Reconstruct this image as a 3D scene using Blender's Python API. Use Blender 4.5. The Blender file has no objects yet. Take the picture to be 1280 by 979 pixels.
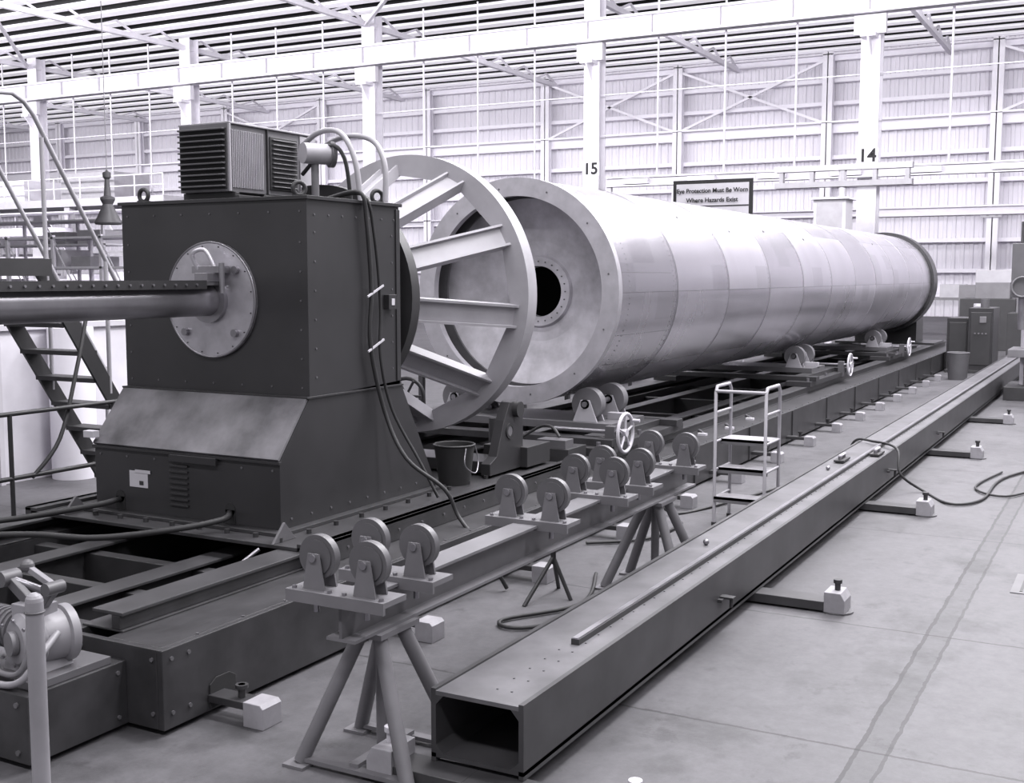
import bpy, math, random
from mathutils import Vector, Matrix
random.seed(7)
# ---------------------------------------------------------------- materials
def tint(g): return (g*1.0, g*0.97, g*1.045, 1)
def M(name, g, rough=.5, metal=0.0, var=.18, scale=3.0, bump=0.0, spec=.5, emit=0):
    m = bpy.data.materials.new(name); m.use_nodes = True
    nt = m.node_tree; n = nt.nodes; L = nt.links
    b = n['Principled BSDF']
    geo = n.new('ShaderNodeNewGeometry')
    no = n.new('ShaderNodeTexNoise'); no.inputs['Scale'].default_value = scale
    no.inputs['Detail'].default_value = 6; no.inputs['Roughness'].default_value = .6
    L.new(geo.outputs['Position'], no.inputs['Vector'])
    cr = n.new('ShaderNodeValToRGB')
    cr.color_ramp.elements[0].position = .3; cr.color_ramp.elements[1].position = .7
    cr.color_ramp.elements[0].color = tint(g*(1-var)); cr.color_ramp.elements[1].color = tint(min(.9, g*(1+var)))
    L.new(no.outputs['Fac'], cr.inputs['Fac']); L.new(cr.outputs['Color'], b.inputs['Base Color'])
    b.inputs['Roughness'].default_value = rough; b.inputs['Metallic'].default_value = metal
    b.inputs['Specular IOR Level'].default_value = spec
    if emit:
        b.inputs['Emission Color'].default_value = (1, .98, 1.03, 1); b.inputs['Emission Strength'].default_value = emit
    if bump:
        bp = n.new('ShaderNodeBump'); bp.inputs['Strength'].default_value = bump; bp.inputs['Distance'].default_value = .01
        L.new(no.outputs['Fac'], bp.inputs['Height']); L.new(bp.outputs['Normal'], b.inputs['Normal'])
    return m
black = M('black_paint', .032, .34, var=.18, scale=1.5)
bedm = M('bed_dark_paint', .034, .42, var=.35, scale=4)
dark = M('dark_steel', .030, .5)
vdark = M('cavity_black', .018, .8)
rubber = M('black_rubber', .022, .6)
grey = M('grey_paint', .14, .5, var=.15)
mid = M('mid_grey_paint', .095, .45, var=.15)
lgrey = M('light_grey_paint', .34, .45, var=.1)
footm = M('foot_block_paint', .27, .55, var=.15, scale=8)
white = M('white_paint', .76, .6, var=.05)
offw = M('off_white_paint', .5, .6, var=.06)
bolt = M('bolt_steel', .3, .35, metal=.8)
pbolt = M('painted_bolt', .10, .4)
plate = M('brushed_steel_plate', .5, .38, metal=.6, var=.15, scale=6)
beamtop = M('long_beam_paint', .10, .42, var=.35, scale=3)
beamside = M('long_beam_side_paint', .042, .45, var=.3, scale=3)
shaftm = M('shaft_steel', .3, .3, metal=.7)
bulk = M('bulkhead_metal', .55, .5, metal=.4, var=.28, scale=3)
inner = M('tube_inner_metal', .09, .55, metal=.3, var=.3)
wallm = M('corrugated_wall_paint', .74, .7, var=.05, scale=.3)
wallw = M('wall_frame_white', .88, .6, var=.03)
roofm = M('roof_deck', .02, .8)
slat = M('purlin_white_glow', .75, .7, var=.03, emit=.38)  # white purlin paint with an added glow to brighten it; no lamp
galv = M('galvanised', .5, .4, metal=.5)
concrete = M('painted_concrete', .6, .8, var=.1, scale=2)
hoodm = M('hood_sheen_paint', .14, .3, var=.55, scale=2.2)  # lighter, mottled tone paints reflected sheen onto the sloped hood

def mathnode(n, L):
    def ma(op, a, bb=None, c=None):
        x = n.new('ShaderNodeMath'); x.operation = op
        for i, v in enumerate((a, bb, c)):
            if v is None: continue
            if isinstance(v, (int, float)): x.inputs[i].default_value = v
            else: L.new(v, x.inputs[i])
        return x.outputs[0]
    return ma
def tube_mat():
    m = bpy.data.materials.new('aluminium_skin_panels'); m.use_nodes = True
    nt = m.node_tree; n = nt.nodes; L = nt.links; b = n['Principled BSDF']; ma = mathnode(n, L)
    geo = n.new('ShaderNodeNewGeometry'); sep = n.new('ShaderNodeSeparateXYZ'); L.new(geo.outputs['Position'], sep.inputs[0])
    u = ma('DIVIDE', ma('SUBTRACT', sep.outputs[0], 10.75), 1.87)
    dy = ma('SUBTRACT', sep.outputs[1], 5.87); dz = ma('SUBTRACT', sep.outputs[2], 2.13)
    ang = ma('ARCTAN2', dz, dy)
    v = ma('MULTIPLY', ang, 8/ (2*math.pi))
    cu = ma('FLOOR', u); cv = ma('FLOOR', v)
    cb = n.new('ShaderNodeCombineXYZ'); L.new(cu, cb.inputs[0]); L.new(cv, cb.inputs[1])
    wn = n.new('ShaderNodeTexWhiteNoise'); L.new(cb.outputs[0], wn.inputs['Vector'])
    cb3 = n.new('ShaderNodeCombineXYZ'); L.new(ma('FLOOR', ma('MULTIPLY', u, 3.0)), cb3.inputs[0]); L.new(ma('FLOOR', ma('MULTIPLY', v, 3.0)), cb3.inputs[1])
    wn3 = n.new('ShaderNodeTexWhiteNoise'); L.new(cb3.outputs[0], wn3.inputs['Vector'])
    cb2 = n.new('ShaderNodeCombineXYZ'); L.new(ma('MULTIPLY', sep.outputs[0], 2.2), cb2.inputs[0]); L.new(ma('MULTIPLY', ang, .5), cb2.inputs[1])
    no = n.new('ShaderNodeTexNoise'); no.inputs['Scale'].default_value = 1.0; no.inputs['Detail'].default_value = 3
    L.new(cb2.outputs[0], no.inputs['Vector'])
    s = ma('ADD', ma('MULTIPLY', wn.outputs['Value'], .14), ma('MULTIPLY', no.outputs['Fac'], .16))
    s = ma('ADD', s, ma('MULTIPLY', ma('GREATER_THAN', wn3.outputs['Value'], .88), -.08))
    val = ma('ADD', s, .58)
    first = ma('LESS_THAN', sep.outputs[0], 12.62)
    val = ma('MULTIPLY', val, ma('SUBTRACT', 1.0, ma('MULTIPLY', first, .20)))
    fr = ma('FRACT', v); ln = ma('LESS_THAN', fr, .007)
    val = ma('MULTIPLY', val, ma('SUBTRACT', 1.0, ma('MULTIPLY', ln, .5)))
    cc = n.new('ShaderNodeCombineXYZ')
    L.new(val, cc.inputs[0]); L.new(ma('MULTIPLY', val, .97), cc.inputs[1]); L.new(ma('MULTIPLY', val, 1.04), cc.inputs[2])
    L.new(cc.outputs[0], b.inputs['Base Color'])
    b.inputs['Metallic'].default_value = .92
    L.new(ma('ADD', ma('MULTIPLY', no.outputs['Fac'], .08), ma('ADD', ma('MULTIPLY', wn.outputs['Value'], .08), .20)), b.inputs['Roughness'])
    return m
tubem = tube_mat()

def floor_mat():
    m = bpy.data.materials.new('concrete_floor'); m.use_nodes = True
    nt = m.node_tree; n = nt.nodes; L = nt.links; b = n['Principled BSDF']; ma = mathnode(n, L)
    geo = n.new('ShaderNodeNewGeometry'); sep = n.new('ShaderNodeSeparateXYZ'); L.new(geo.outputs['Position'], sep.inputs[0])
    def noise(sc, ro):
        x = n.new('ShaderNodeTexNoise'); x.inputs['Scale'].default_value = sc; x.inputs['Detail'].default_value = 9; x.inputs['Roughness'].default_value = ro
        L.new(geo.outputs['Position'], x.inputs['Vector']); return x.outputs['Fac']
    n1 = noise(.7, .65); n2 = noise(5, .7); n3 = noise(1.3, .65); n4 = noise(14, .8); n5 = noise(3.1, .7)
    wob = ma('MULTIPLY', ma('SUBTRACT', n2, .5), .05)
    yy = ma('ADD', sep.outputs[1], wob); xx = ma('ADD', sep.outputs[0], wob)
    val = ma('ADD', ma('MULTIPLY', n1, .20), ma('MULTIPLY', n2, .14))
    val = ma('ADD', val, ma('MULTIPLY', n4, .16))
    val = ma('MULTIPLY', ma('ADD', val, -.05), .44)
    def stain(src, th, k, amt):
        nonlocal val
        st = ma('MULTIPLY', ma('SUBTRACT', src, th), k)
        st = ma('MINIMUM', ma('MAXIMUM', st, 0.0), 1.0)
        val = ma('MULTIPLY', val, ma('SUBTRACT', 1.0, ma('MULTIPLY', st, amt)))
    stain(n3, .53, 8.0, .32); stain(n5, .58, 12.0, .32)
    def line(src, pos, w, amt):
        nonlocal val
        d = ma('ABSOLUTE', ma('SUBTRACT', src, pos)); k = ma('LESS_THAN', d, w)
        val = ma('MULTIPLY', val, ma('SUBTRACT', 1.0, ma('MULTIPLY', k, amt)))
    line(yy, 1.12, .012, .6); line(yy, .98, .010, .55); line(yy, 1.05, .06, .16)
    for X in (-3, 1, 5.6, 7.67, 10.7, 14.5, 18, 22, 26, 30): 
        line(xx, X, .010, .55)
    line(yy, -.2, .008, .4); line(yy, 9.0, .012, .4)
    cc = n.new('ShaderNodeCombineXYZ')
    L.new(val, cc.inputs[0]); L.new(ma('MULTIPLY', val, .97), cc.inputs[1]); L.new(ma('MULTIPLY', val, 1.045), cc.inputs[2])
    L.new(cc.outputs[0], b.inputs['Base Color'])
    L.new(ma('ADD', ma('MULTIPLY', n1, .35), .36), b.inputs['Roughness'])
    b.inputs['Specular IOR Level'].default_value = .38
    bp = n.new('ShaderNodeBump'); bp.inputs['Strength'].default_value = .2; bp.inputs['Distance'].default_value = .01
    L.new(n2, bp.inputs['Height']); L.new(bp.outputs['Normal'], b.inputs['Normal'])
    return m
floorm = floor_mat()

# ---------------------------------------------------------------- mesh builder
class B:
    def __init__(s, name): s.name = name; s.v = []; s.f = []; s.mi = []; s.sm = []; s.mats = []
    def add(s, vs, fs, m, smooth=False):
        if m not in s.mats: s.mats.append(m)
        k = s.mats.index(m); o = len(s.v)
        s.v += [tuple(v) for v in vs]
        for f in fs: s.f.append([i+o for i in f]); s.mi.append(k); s.sm.append(smooth)
    def box(s, x0, x1, y0, y1, z0, z1, m):
        if x0 > x1: x0, x1 = x1, x0
        if y0 > y1: y0, y1 = y1, y0
        if z0 > z1: z0, z1 = z1, z0
        vs = [(x0,y0,z0),(x1,y0,z0),(x1,y1,z0),(x0,y1,z0),(x0,y0,z1),(x1,y0,z1),(x1,y1,z1),(x0,y1,z1)]
        s.add(vs, [(0,3,2,1),(4,5,6,7),(0,1,5,4),(1,2,6,5),(2,3,7,6),(3,0,4,7)], m)
    def prism(s, pts, axis, a0, a1, m):
        def mk(p, a):
            if axis == 'x': return (a, p[0], p[1])
            if axis == 'y': return (p[0], a, p[1])
            return (p[0], p[1], a)
        area = sum(pts[i][0]*pts[(i+1)%len(pts)][1]-pts[(i+1)%len(pts)][0]*pts[i][1] for i in range(len(pts)))
        if area < 0: pts = pts[::-1]
        if (a1 < a0): a0, a1 = a1, a0
        n = len(pts); vs = [mk(p, a0) for p in pts]+[mk(p, a1) for p in pts]
        fs = [list(range(n))[::-1], list(range(n, 2*n))]+[(i, (i+1)%n, n+(i+1)%n, n+i) for i in range(n)]
        if axis == 'y': fs = [list(f)[::-1] for f in fs]
        s.add(vs, fs, m)
    def frame(s, d):
        d = d.normalized(); a = Vector((0,0,1)) if abs(d.z) < .9 else Vector((1,0,0))
        u = d.cross(a).normalized(); w = d.cross(u).normalized(); return u, w
    def lathe(s, prof, p0, d, m, seg=32, smooth=True):
        p0 = Vector(p0); d = Vector(d).normalized(); u, w = s.frame(d)
        for j in range(len(prof)-1):
            (a0, r0), (a1, r1) = prof[j], prof[j+1]
            vs = []; fs = []
            for i in range(seg):
                t = 2*math.pi*i/seg; e = u*math.cos(t)+w*math.sin(t)
                vs.append(p0+d*a0+e*r0); vs.append(p0+d*a1+e*r1)
            for i in range(seg):
                k = (i+1) % seg; fs.append((2*i, 2*k, 2*k+1, 2*i+1))
            flat = abs(a1-a0) < 1e-6
            s.add(vs, fs, m, smooth and not flat)
    def cyl(s, p0, p1, r, m, seg=20, r2=None, cap=True):
        p0 = Vector(p0); p1 = Vector(p1); d = p1-p0; L = d.length
        if L < 1e-6: return
        r2 = r if r2 is None else r2
        s.lathe([(0, r), (L, r2)], p0, d, m, seg)
        if cap:
            u, w = s.frame(d)
            for p, rr in ((p0, r), (p1, r2)):
                if rr < 1e-5: continue
                s.add([p+(u*math.cos(2*math.pi*i/seg)+w*math.sin(2*math.pi*i/seg))*rr for i in range(seg)], [list(range(seg))], m)
    def ring(s, p0, p1, ro, ri, m, seg=64):
        p0 = Vector(p0); p1 = Vector(p1); L = (p1-p0).length
        s.lathe([(0, ri), (0, ro), (L, ro), (L, ri), (0, ri)], p0, p1-p0, m, seg)
    def bar(s, p0, p1, w, h, m, up=(0,0,1)):
        p0 = Vector(p0); p1 = Vector(p1); d = (p1-p0).normalized(); up = Vector(up)
        if abs(d.dot(up)) > .98: up = Vector((1,0,0))
        a = d.cross(up).normalized(); b = a.cross(d).normalized()
        a = a*w/2; b = b*h/2
        vs = [p0-a-b, p0+a-b, p0+a+b, p0-a+b, p1-a-b, p1+a-b, p1+a+b, p1-a+b]
        s.add(vs, [(0,3,2,1),(4,5,6,7),(0,1,5,4),(1,2,6,5),(2,3,7,6),(3,0,4,7)], m)
    def pipe(s, pts, r, m, seg=8, sub=6, closed=False, smoothpath=True):
        P = [Vector(p) for p in pts]
        if smoothpath and len(P) > 2:
            Q = []; n = len(P)
            rng = range(n if closed else n-1)
            for i in rng:
                if closed: a, b, c, d = P[i-1], P[i], P[(i+1)%n], P[(i+2)%n]
                else: a, b, c, d = P[max(i-1,0)], P[i], P[i+1], P[min(i+2,n-1)]
                for k in range(sub):
                    t = k/sub
                    Q.append(.5*((2*b)+(-a+c)*t+(2*a-5*b+4*c-d)*t*t+(-a+3*b-3*c+d)*t**3))
            if not closed: Q.append(P[-1])
            P = Q
        n = len(P); T = []
        for i in range(n):
            if closed: t = P[(i+1)%n]-P[i-1]
            else: t = P[min(i+1,n-1)]-P[max(i-1,0)]
            T.append(t.normalized())
        u, w = s.frame(T[0]); vs = []; fs = []
        for i in range(n):
            u = (u-T[i]*u.dot(T[i])).normalized(); w = T[i].cross(u)
            for k in range(seg):
                a = 2*math.pi*k/seg; vs.append(P[i]+(u*math.cos(a)+w*math.sin(a))*r)
        for i in range(n if closed else n-1):
            j = (i+1) % n
            for k in range(seg):
                l = (k+1) % seg; fs.append((i*seg+k, i*seg+l, j*seg+l, j*seg+k))
        s.add(vs, fs, m, True)
        if not closed:
            s.add(vs[:seg], [list(range(seg))[::-1]], m); s.add(vs[-seg:], [list(range(seg))], m)
    def torus(s, c, nrm, R, r, m, seg=28, ms=8):
        u, w = s.frame(Vector(nrm)); c = Vector(c)
        s.pipe([c+(u*math.cos(2*math.pi*i/seg)+w*math.sin(2*math.pi*i/seg))*R for i in range(seg)], r, m, ms, closed=True, smoothpath=False)
    def sphere(s, c, r, m, seg=12, sz=1.0):
        c = Vector(c); prof = []
        for i in range(9):
            a = math.pi*i/8; prof.append((-math.cos(a)*r*sz, max(math.sin(a)*r, 1e-4)))
        s.lathe(prof, c, (0,0,1), m, seg)
    def bolts(s, pts, d, r, h, m):
        d = Vector(d)
        for p in pts: p = Vector(p); s.cyl(p, p+d*h, r, m, 6)
    def done(s, origin=True, bevel=0):
        me = bpy.data.meshes.new(s.name)
        if origin:
            xs = [v[0] for v in s.v]; ys = [v[1] for v in s.v]; zs = [v[2] for v in s.v]
            o = Vector(((min(xs)+max(xs))/2, (min(ys)+max(ys))/2, min(zs)))
        else: o = Vector((0,0,0))
        me.from_pydata([(v[0]-o.x, v[1]-o.y, v[2]-o.z) for v in s.v], [], s.f)
        for m in s.mats: me.materials.append(m)
        me.polygons.foreach_set('material_index', s.mi); me.polygons.foreach_set('use_smooth', s.sm)
        me.update()
        ob = bpy.data.objects.new(s.name, me); ob.location = o
        bpy.context.scene.collection.objects.link(ob)
        if bevel:
            md = ob.modifiers.new('bevel', 'BEVEL'); md.width = bevel; md.segments = 2; md.limit_method = 'ANGLE'; md.angle_limit = math.radians(50)
        return ob

AY, AZ = 5.87, 2.13      # rotation axis of tube / headstock
def rp(X, r, a):          # point at angle a (deg), 0 = towards -Y, 90 = up
    a = math.radians(a); return Vector((X, AY-r*math.cos(a), AZ+r*math.sin(a)))

# ---------------------------------------------------------------- room
b = B('floor'); b.box(-12, 70.2, -22, 112, -.2, 0, floorm); b.done(False)
b = B('wall_back')
vs = []; fs = []
prof = [(0,0),(.22,0),(.27,-.07),(.43,-.07),(.48,0)]
ys = []; y = -22.0
while y < 112:
    for dy, dx in prof[:-1]: ys.append((y+dy, dx))
    y += .48
for (yy, dx) in ys: vs.append((70+dx, yy, 0)); vs.append((70+dx, yy, 15.4))
for i in range(len(ys)-1): fs.append((2*i, 2*i+2, 2*i+3, 2*i+1))
b.add(vs, fs, wallm); b.box(70.02, 70.2, -22, 112, 0, 15.4, wallm); b.done(False)
b = B('ceiling'); b.box(-12, 70.2, -22, 112, 15.95, 16.1, roofm)
b.done(False)
b = B('glowing_roof_purlins')  # roof purlins; the white undersides glow only to look brighter
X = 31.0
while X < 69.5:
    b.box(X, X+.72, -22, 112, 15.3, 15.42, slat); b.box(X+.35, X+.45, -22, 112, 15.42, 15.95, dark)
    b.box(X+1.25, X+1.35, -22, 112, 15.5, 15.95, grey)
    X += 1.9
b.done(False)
b = B('roof_trusses')
for k in range(-2, 9):
    Y = 10+12.2*k
    b.box(30, 69.8, Y-.12, Y+.12, 14.55, 14.8, white)
    for j in range(13):
        x = 30+3.05*j
        b.bar((x, Y, 14.7), (x+1.5, Y, 15.25), .1, .1, white); b.bar((x+1.5, Y, 15.25), (x+3.05, Y, 14.7), .1, .1, white)
    if k in (1, 3, 5): b.bar((36, Y, 14.6), (48, Y+12, 14.6), .15, .15, white)
b.done(False)

b = B('wall_framing')
for z, h in ((1.2,.16),(2.6,.22),(4.3,.22),(5.95,.4),(7.6,.22),(9.2,.22),(10.9,.6),(12.3,.22),(13.6,.22),(14.9,.35)):
    b.box(69.4, 69.9, -22, 112, z-h/2, z+h/2, wallw)
    if h > .25: b.box(69.0, 69.4, -22, 112, z+h/2-.06, z+h/2, wallw)
Yc = [7.46+9.17*k for k in range(-3, 12)]
for Y in Yc:
    b.box(69.0, 69.06, Y-.30, Y+.30, 0, 15.2, wallw); b.box(69.34, 69.39, Y-.30, Y+.30, 0, 15.2, wallw); b.box(69.0, 69.39, Y-.03, Y+.03, 0, 15.2, wallw)
for i in (2, 4, 5, 8):
    y0, y1 = Yc[i], Yc[i+1]
    b.bar((69.1, y0, 11.1), (69.1, y1, 14.8), .14, .14, wallw); b.bar((69.1, y1, 11.1), (69.1, y0, 14.8), .14, .14, wallw)
b.done(False)

def column(Y):
    b = B('steel_column'); w = .38
    X = 48.8
    b.box(X-.35, X-.31, Y-w, Y+w, 0, 15.2, white); b.box(X+.31, X+.35, Y-w, Y+w, 0, 15.2, white); b.box(X-.31, X+.31, Y-.04, Y+.04, 0, 15.2, white)
    b.box(X-1.0, X-.35, Y-.3, Y+.3, 11.7, 11.85, white)
    b.box(X-.62, X-.36, Y-.62, Y+.62, 11.85, 12.6, white)
    b.prism([(X-1.0, 11.7), (X-.35, 11.7), (X-.35, 10.9)], 'y', Y-.04, Y+.04, white)
    return b
for k in range(-1, 8):
    b = column(10+12.2*k); b.done()
b = B('crane_runway_beam')
for (x, z0, z1, t) in ((48.1, 12.62, 13.6, .6),):
    b.box(x-t/2, x+t/2, -22, 112, z1-.1, z1, white); b.box(x-t/2, x+t/2, -22, 112, z0, z0+.1, white); b.box(x-.05, x+.05, -22, 112, z0, z1, white)
    for k in range(-8, 32):
        Y = 10+12.2*k/4; b.box(x-.2, x-.05, Y-.02, Y+.02, z0+.1, z1-.1, offw)
b.done(False)
b = B('hanger_rods')
for k in range(-8, 30):
    Y = 10+12.2*k/4
    if k % 4 == 0: continue
    b.cyl((48.8, Y, 6.6), (48.8, Y, 15.2), .05, white, 6)
for z in (8.6, 10.4): b.box(48.78, 48.82, -22, 112, z-.02, z+.02, white)
b.done(False)
b = B('service_girder')
b.box(47.5, 47.8, 2, 21, 6.25, 6.55, offw); b.box(47.4, 47.9, 2, 21, 6.55, 6.61, white); b.box(47.4, 47.9, 2, 21, 6.19, 6.25, white)
for k in range(6): b.box(47.3, 47.5, 4+k*3.0, 5.2+k*3.0, 6.28, 6.5, white)
b.box(47.5, 47.7, 2, 2.2, 0, 6.2, offw); b.box(47.5, 47.7, 20.8, 21, 0, 6.2, offw)
b.done(False)
b = B('jib_crane_arm')
b.box(44, 44.4, 7.5, 12.5, 5.6, 5.8, lgrey); b.box(44, 44.4, 7.5, 12.5, 6.2, 6.4, offw)
for k in range(5): b.box(44.05, 44.35, 7.6+k*1.15, 7.75+k*1.15, 5.6, 6.4, lgrey)
b.cyl((44.2, 10, 0), (44.2, 10, 6.4), .15, offw, 10)
b.done()

def text(s, loc, size, mat, parent=None, ext=.01, off=.012):
    cu = bpy.data.curves.new('lettering', 'FONT'); cu.body = s; cu.size = size; cu.align_x = 'CENTER'; cu.align_y = 'CENTER'; cu.extrude = ext; cu.offset = size*off
    cu.materials.append(mat); o = bpy.data.objects.new('lettering', cu); bpy.context.scene.collection.objects.link(o)
    mw = Matrix(((0, 0, -1, loc[0]), (-1, 0, 0, loc[1]), (0, 1, 0, loc[2]), (0, 0, 0, 1)))
    o.parent = parent; o.matrix_parent_inverse = Matrix.Identity(4); o.matrix_basis = Matrix.Translation(-parent.location) @ mw
    return o
for Y, t in ((22.2, '15'), (10, '14')):
    b = B('bay_number_sign'); b.box(48.42, 48.44, Y-.42, Y+.42, 6.8, 7.4, white); o = b.done()
    text(t, (48.40, Y, 7.1), .72, vdark, o, off=.02)
b = B('bay_number_sign'); b.box(68.9, 68.95, 7.0, 8.0, 5.5, 6.2, offw); o = b.done(); text('14', (68.85, 7.5, 5.85), .75, vdark, o, off=.03)

b = B('safety_sign')
b.box(30, 30.05, 9.1, 11.3, 3.6, 4.85, vdark); b.box(29.98, 30.0, 9.2, 11.2, 3.7, 4.75, offw)
b.box(29.97, 30.0, 9.2, 11.2, 4.14, 4.17, vdark)
b.cyl((30.1, 9.3, 0), (30.1, 9.3, 4.7), .03, galv, 8); b.cyl((30.1, 11.1, 0), (30.1, 11.1, 4.7), .03, galv, 8)
o = b.done(); text('Eye Protection Must Be Worn', (29.96, 10.2, 4.56), .160, vdark, o, .003, .02); text('Where Hazards Exist', (29.96, 10.2, 4.31), .165, vdark, o, .003, .02); text('In This Area', (29.96, 10.2, 3.95), .2, vdark, o, .003)

# ---------------------------------------------------------------- machine bed
b = B('machine_bed')
X0, X1 = 4.1, 33.0
for sgn in (-1, 1):
    Y = (lambda v: v) if sgn == -1 else (lambda v: 2*AY-v)
    def bx(x0, x1, ya, yb, z0, z1, m): b.box(x0, x1, Y(ya), Y(yb), z0, z1, m)
    bx(X0, X1, 4.20, 4.24, .03, .443, bedm); bx(X0+.04, X1, 4.24, 4.62, .41, .443, bedm)
    bx(X0, X0+.04, 4.24, 4.9, .03, .443, bedm); bx(X0+.04, X1, 4.86, 4.9, .03, .443, bedm)
    bx(X0+.12, X1, 4.60, 4.90, .443, .455, bedm); bx(X0+.12, X1, 4.62, 4.68, .455, .53, bedm)
    bx(X0+.12, X1, 4.6, 4.82, .53, .55, beamside)
    bx(X0+.1, X1, 5.35, 5.40, .16, .42, bedm); bx(X0+.1, X1, 5.28, 5.47, .42, .44, beamside)
b.box(X0+.04, X1, 4.9, 6.84, .05, .16, dark)
for x in (4.3, 4.9, 5.5, 9.0, 11, 13, 15, 17, 19, 21, 23, 25, 27, 29, 31): b.box(x, x+.1, 4.9, 6.84, .16, .4, dark)
b.box(X0, X0+.04, 4.9, 6.84, .1, .35, bedm)
for x in range(5, 32, 2): b.box(x+.9, x+.93, 4.185, 4.2, .03, .44, bedm)
b.prism([(4.42, .04), (4.62, .04), (4.62, .17), (4.57, .2), (4.47, .2), (4.42, .17)], 'y', 4.192, 4.2, vdark)
b.bolts([(4.16+ (i%2)*.12, 4.2, .39-.28*(i//2)) for i in range(4)], (0,-1,0), .012, .008, pbolt)
b.bolts([(X0, 4.27+ (i%2)*.5, .39-.28*(i//2)) for i in range(4)], (-1,0,0), .012, .008, pbolt)
x = 4.4
while x < 30: b.bolts([(x, 4.25, .443)], (0,0,1), .010, .006, pbolt); x += .35
b.box(3.5, 4.1, 4.45, 7.2, .03, .36, bedm)
b.bolts([(3.5, 4.52, .31), (3.5, 4.52, .08), (3.5, 5.2, .31)], (-1,0,0), .014, .01, pbolt); b.bolts([(3.56, 4.45, .31), (3.56, 4.45, .08), (4.04, 4.45, .31), (4.04, 4.45, .08)], (0,-1,0), .012, .008, pbolt)
b.done(bevel=.004)
b = B('bed_levelling_feet')
x = 4.47
for i in range(15):
    b.box(x-.06, x+.06, 3.88, 4.2, .08, .12, bedm); b.prism([(3.82, 0), (3.95, 0), (3.95, .13), (3.84, .13), (3.82, .11)], 'x', x-.075, x+.075, footm); b.cyl((x, 4.02, .1), (x, 4.02, .19), .02, dark, 8); b.cyl((x, 4.02, .17), (x, 4.02, .19), .035, dark, 8)
    x += 1.6
b.done(bevel=.004)

b = B('headstock_sled')
b.box(5.72, 9.6, 4.66, 7.08, .55, .575, bedm)
b.box(5.72, 9.6, 4.54, 4.60, .445, .6, bedm); b.box(5.72, 9.6, 4.54, 4.66, .575, .6, bedm); b.box(5.72, 9.6, 7.14, 7.2, .445, .6, bedm); b.box(5.72, 9.6, 7.08, 7.2, .575, .6, bedm)
b.box(5.9, 7.98, 4.94, 6.84, .575, .60, bedm)
for yy in (4.86, 6.8): b.prism([(5.72, .575), (5.95, .575), (5.84, .7)], 'y', yy-.01, yy+.01, mid)
b.bolts([(5.8+i*.3, 4.86, .575) for i in range(10)], (0,0,1), .02, .03, dark)
b.bolts([(5.84, 5.1+i*.25, .575) for i in range(7)], (0,0,1), .02, .03, dark)
b.bolts([(5.8+i*.3, 4.54, .52) for i in range(12)], (0,-1,0), .010, .008, pbolt)
b.done(bevel=.003)

# ---------------------------------------------------------------- headstock
b = B('headstock_housing')
y0, y1 = 5.01, 6.75
low = [(5.99, .60), (5.99, 1.06), (6.30, 1.44), (6.32, 1.46), (7.43, 1.5), (7.94, .60)]
b.prism(low, 'y', y0, y1, black)
b.box(6.32, 7.43, y0, y1, 1.46, 2.82, black)
b.box(6.30, 7.45, y0-.02, y1+.02, 2.82, 2.845, black)
b.box(6.28, 7.46, y0-.012, y1+.012, 1.458, 1.472, black)
b.box(5.97, 6.0, y0-.01, y1+.01, 1.045, 1.065, black)
b.box(7.38, 7.43, y0-.01, y0, 1.5, 2.8, black)
b.prism([(5.985, 1.065), (5.97, 1.08), (6.28, 1.46), (6.30, 1.45)], 'y', y0, y1, hoodm)
b.box(5.984, 5.99, 6.22, 6.40, .78, .90, offw); b.box(5.98, 5.984, 6.26, 6.30, .80, .83, dark); b.box(5.98, 5.984, 6.19, 6.34, .885, .91, offw)
b.box(5.955, 5.99, 5.55, 5.98, 1.0, 1.05, black)
for i in range(9): b.box(5.975, 5.99, 5.83, 6.0, .68+i*.04, .695+i*.04, dark)
for yy in (5.45, 6.5):
    b.cyl((5.985, yy, .70), (5.991, yy, .70), .045, vdark, 16); b.box(5.985, 5.991, yy-.045, yy+.045, .6, .7, vdark)
fb = []
for i in range(7): fb += [(6.32, y0+.06+i*(y1-y0-.12)/6, 2.74), (6.32, y0+.06+i*(y1-y0-.12)/6, 1.53)]
for i in range(1, 6): fb += [(6.32, y0+.06, 1.53+i*.2), (6.32, y1-.06, 1.53+i*.2)]
b.bolts(fb, (-1,0,0), .008, .005, pbolt)
b.bolts([(6.40+i*.16, y0-.001, 2.72) for i in range(7)]+[(6.4, y0-.001, 1.6+i*.2) for i in range(6)]+[(7.33, y0-.001, 1.6+i*.2) for i in range(6)], (0,-1,0), .008, .004, pbolt)
b.bolts([(5.99, y0+.06+i*.27, 1.0) for i in range(7)], (-1,0,0), .009, .006, pbolt)
b.bolts([(6.1+i*.22, y0, .66) for i in range(8)], (0,-1,0), .009, .006, pbolt)
b.ring((6.32, AY, AZ), (6.295, AY, AZ), .415, .10, plate, 64)
b.torus((6.30, AY, AZ), (1,0,0), .41, .010, bolt, 64)
b.ring((6.295, AY, AZ), (6.26, AY, AZ), .165, .11, shaftm, 40)
for i in range(3):
    a = (225, 315, 40)[i]; p = rp(6.295, .33, a); b.cyl(p, p+Vector((-.03,0,0)), .028, bolt, 12)
for i in range(16):
    p = rp(6.295, .385, i*22.5+9); b.cyl(p, p+Vector((-.006,0,0)), .005, dark, 6)
b.box(6.12, 6.295, AY-.14, AY-.02, AZ+.13, AZ+.19, shaftm); b.box(6.2, 6.28, AY-.2, AY+.08, AZ+.19, AZ+.24, shaftm)
b.pipe([(6.22, AY+.02, AZ+.2), (6.18, AY+.05, AZ+.32), (6.2, AY-.05, AZ+.35), (6.22, AY-.12, AZ+.22)], .016, plate)
b.cyl((6.2, AY-.2, AZ+.05), (6.2, AY-.2, AZ+.26), .02, shaftm, 10)
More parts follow.
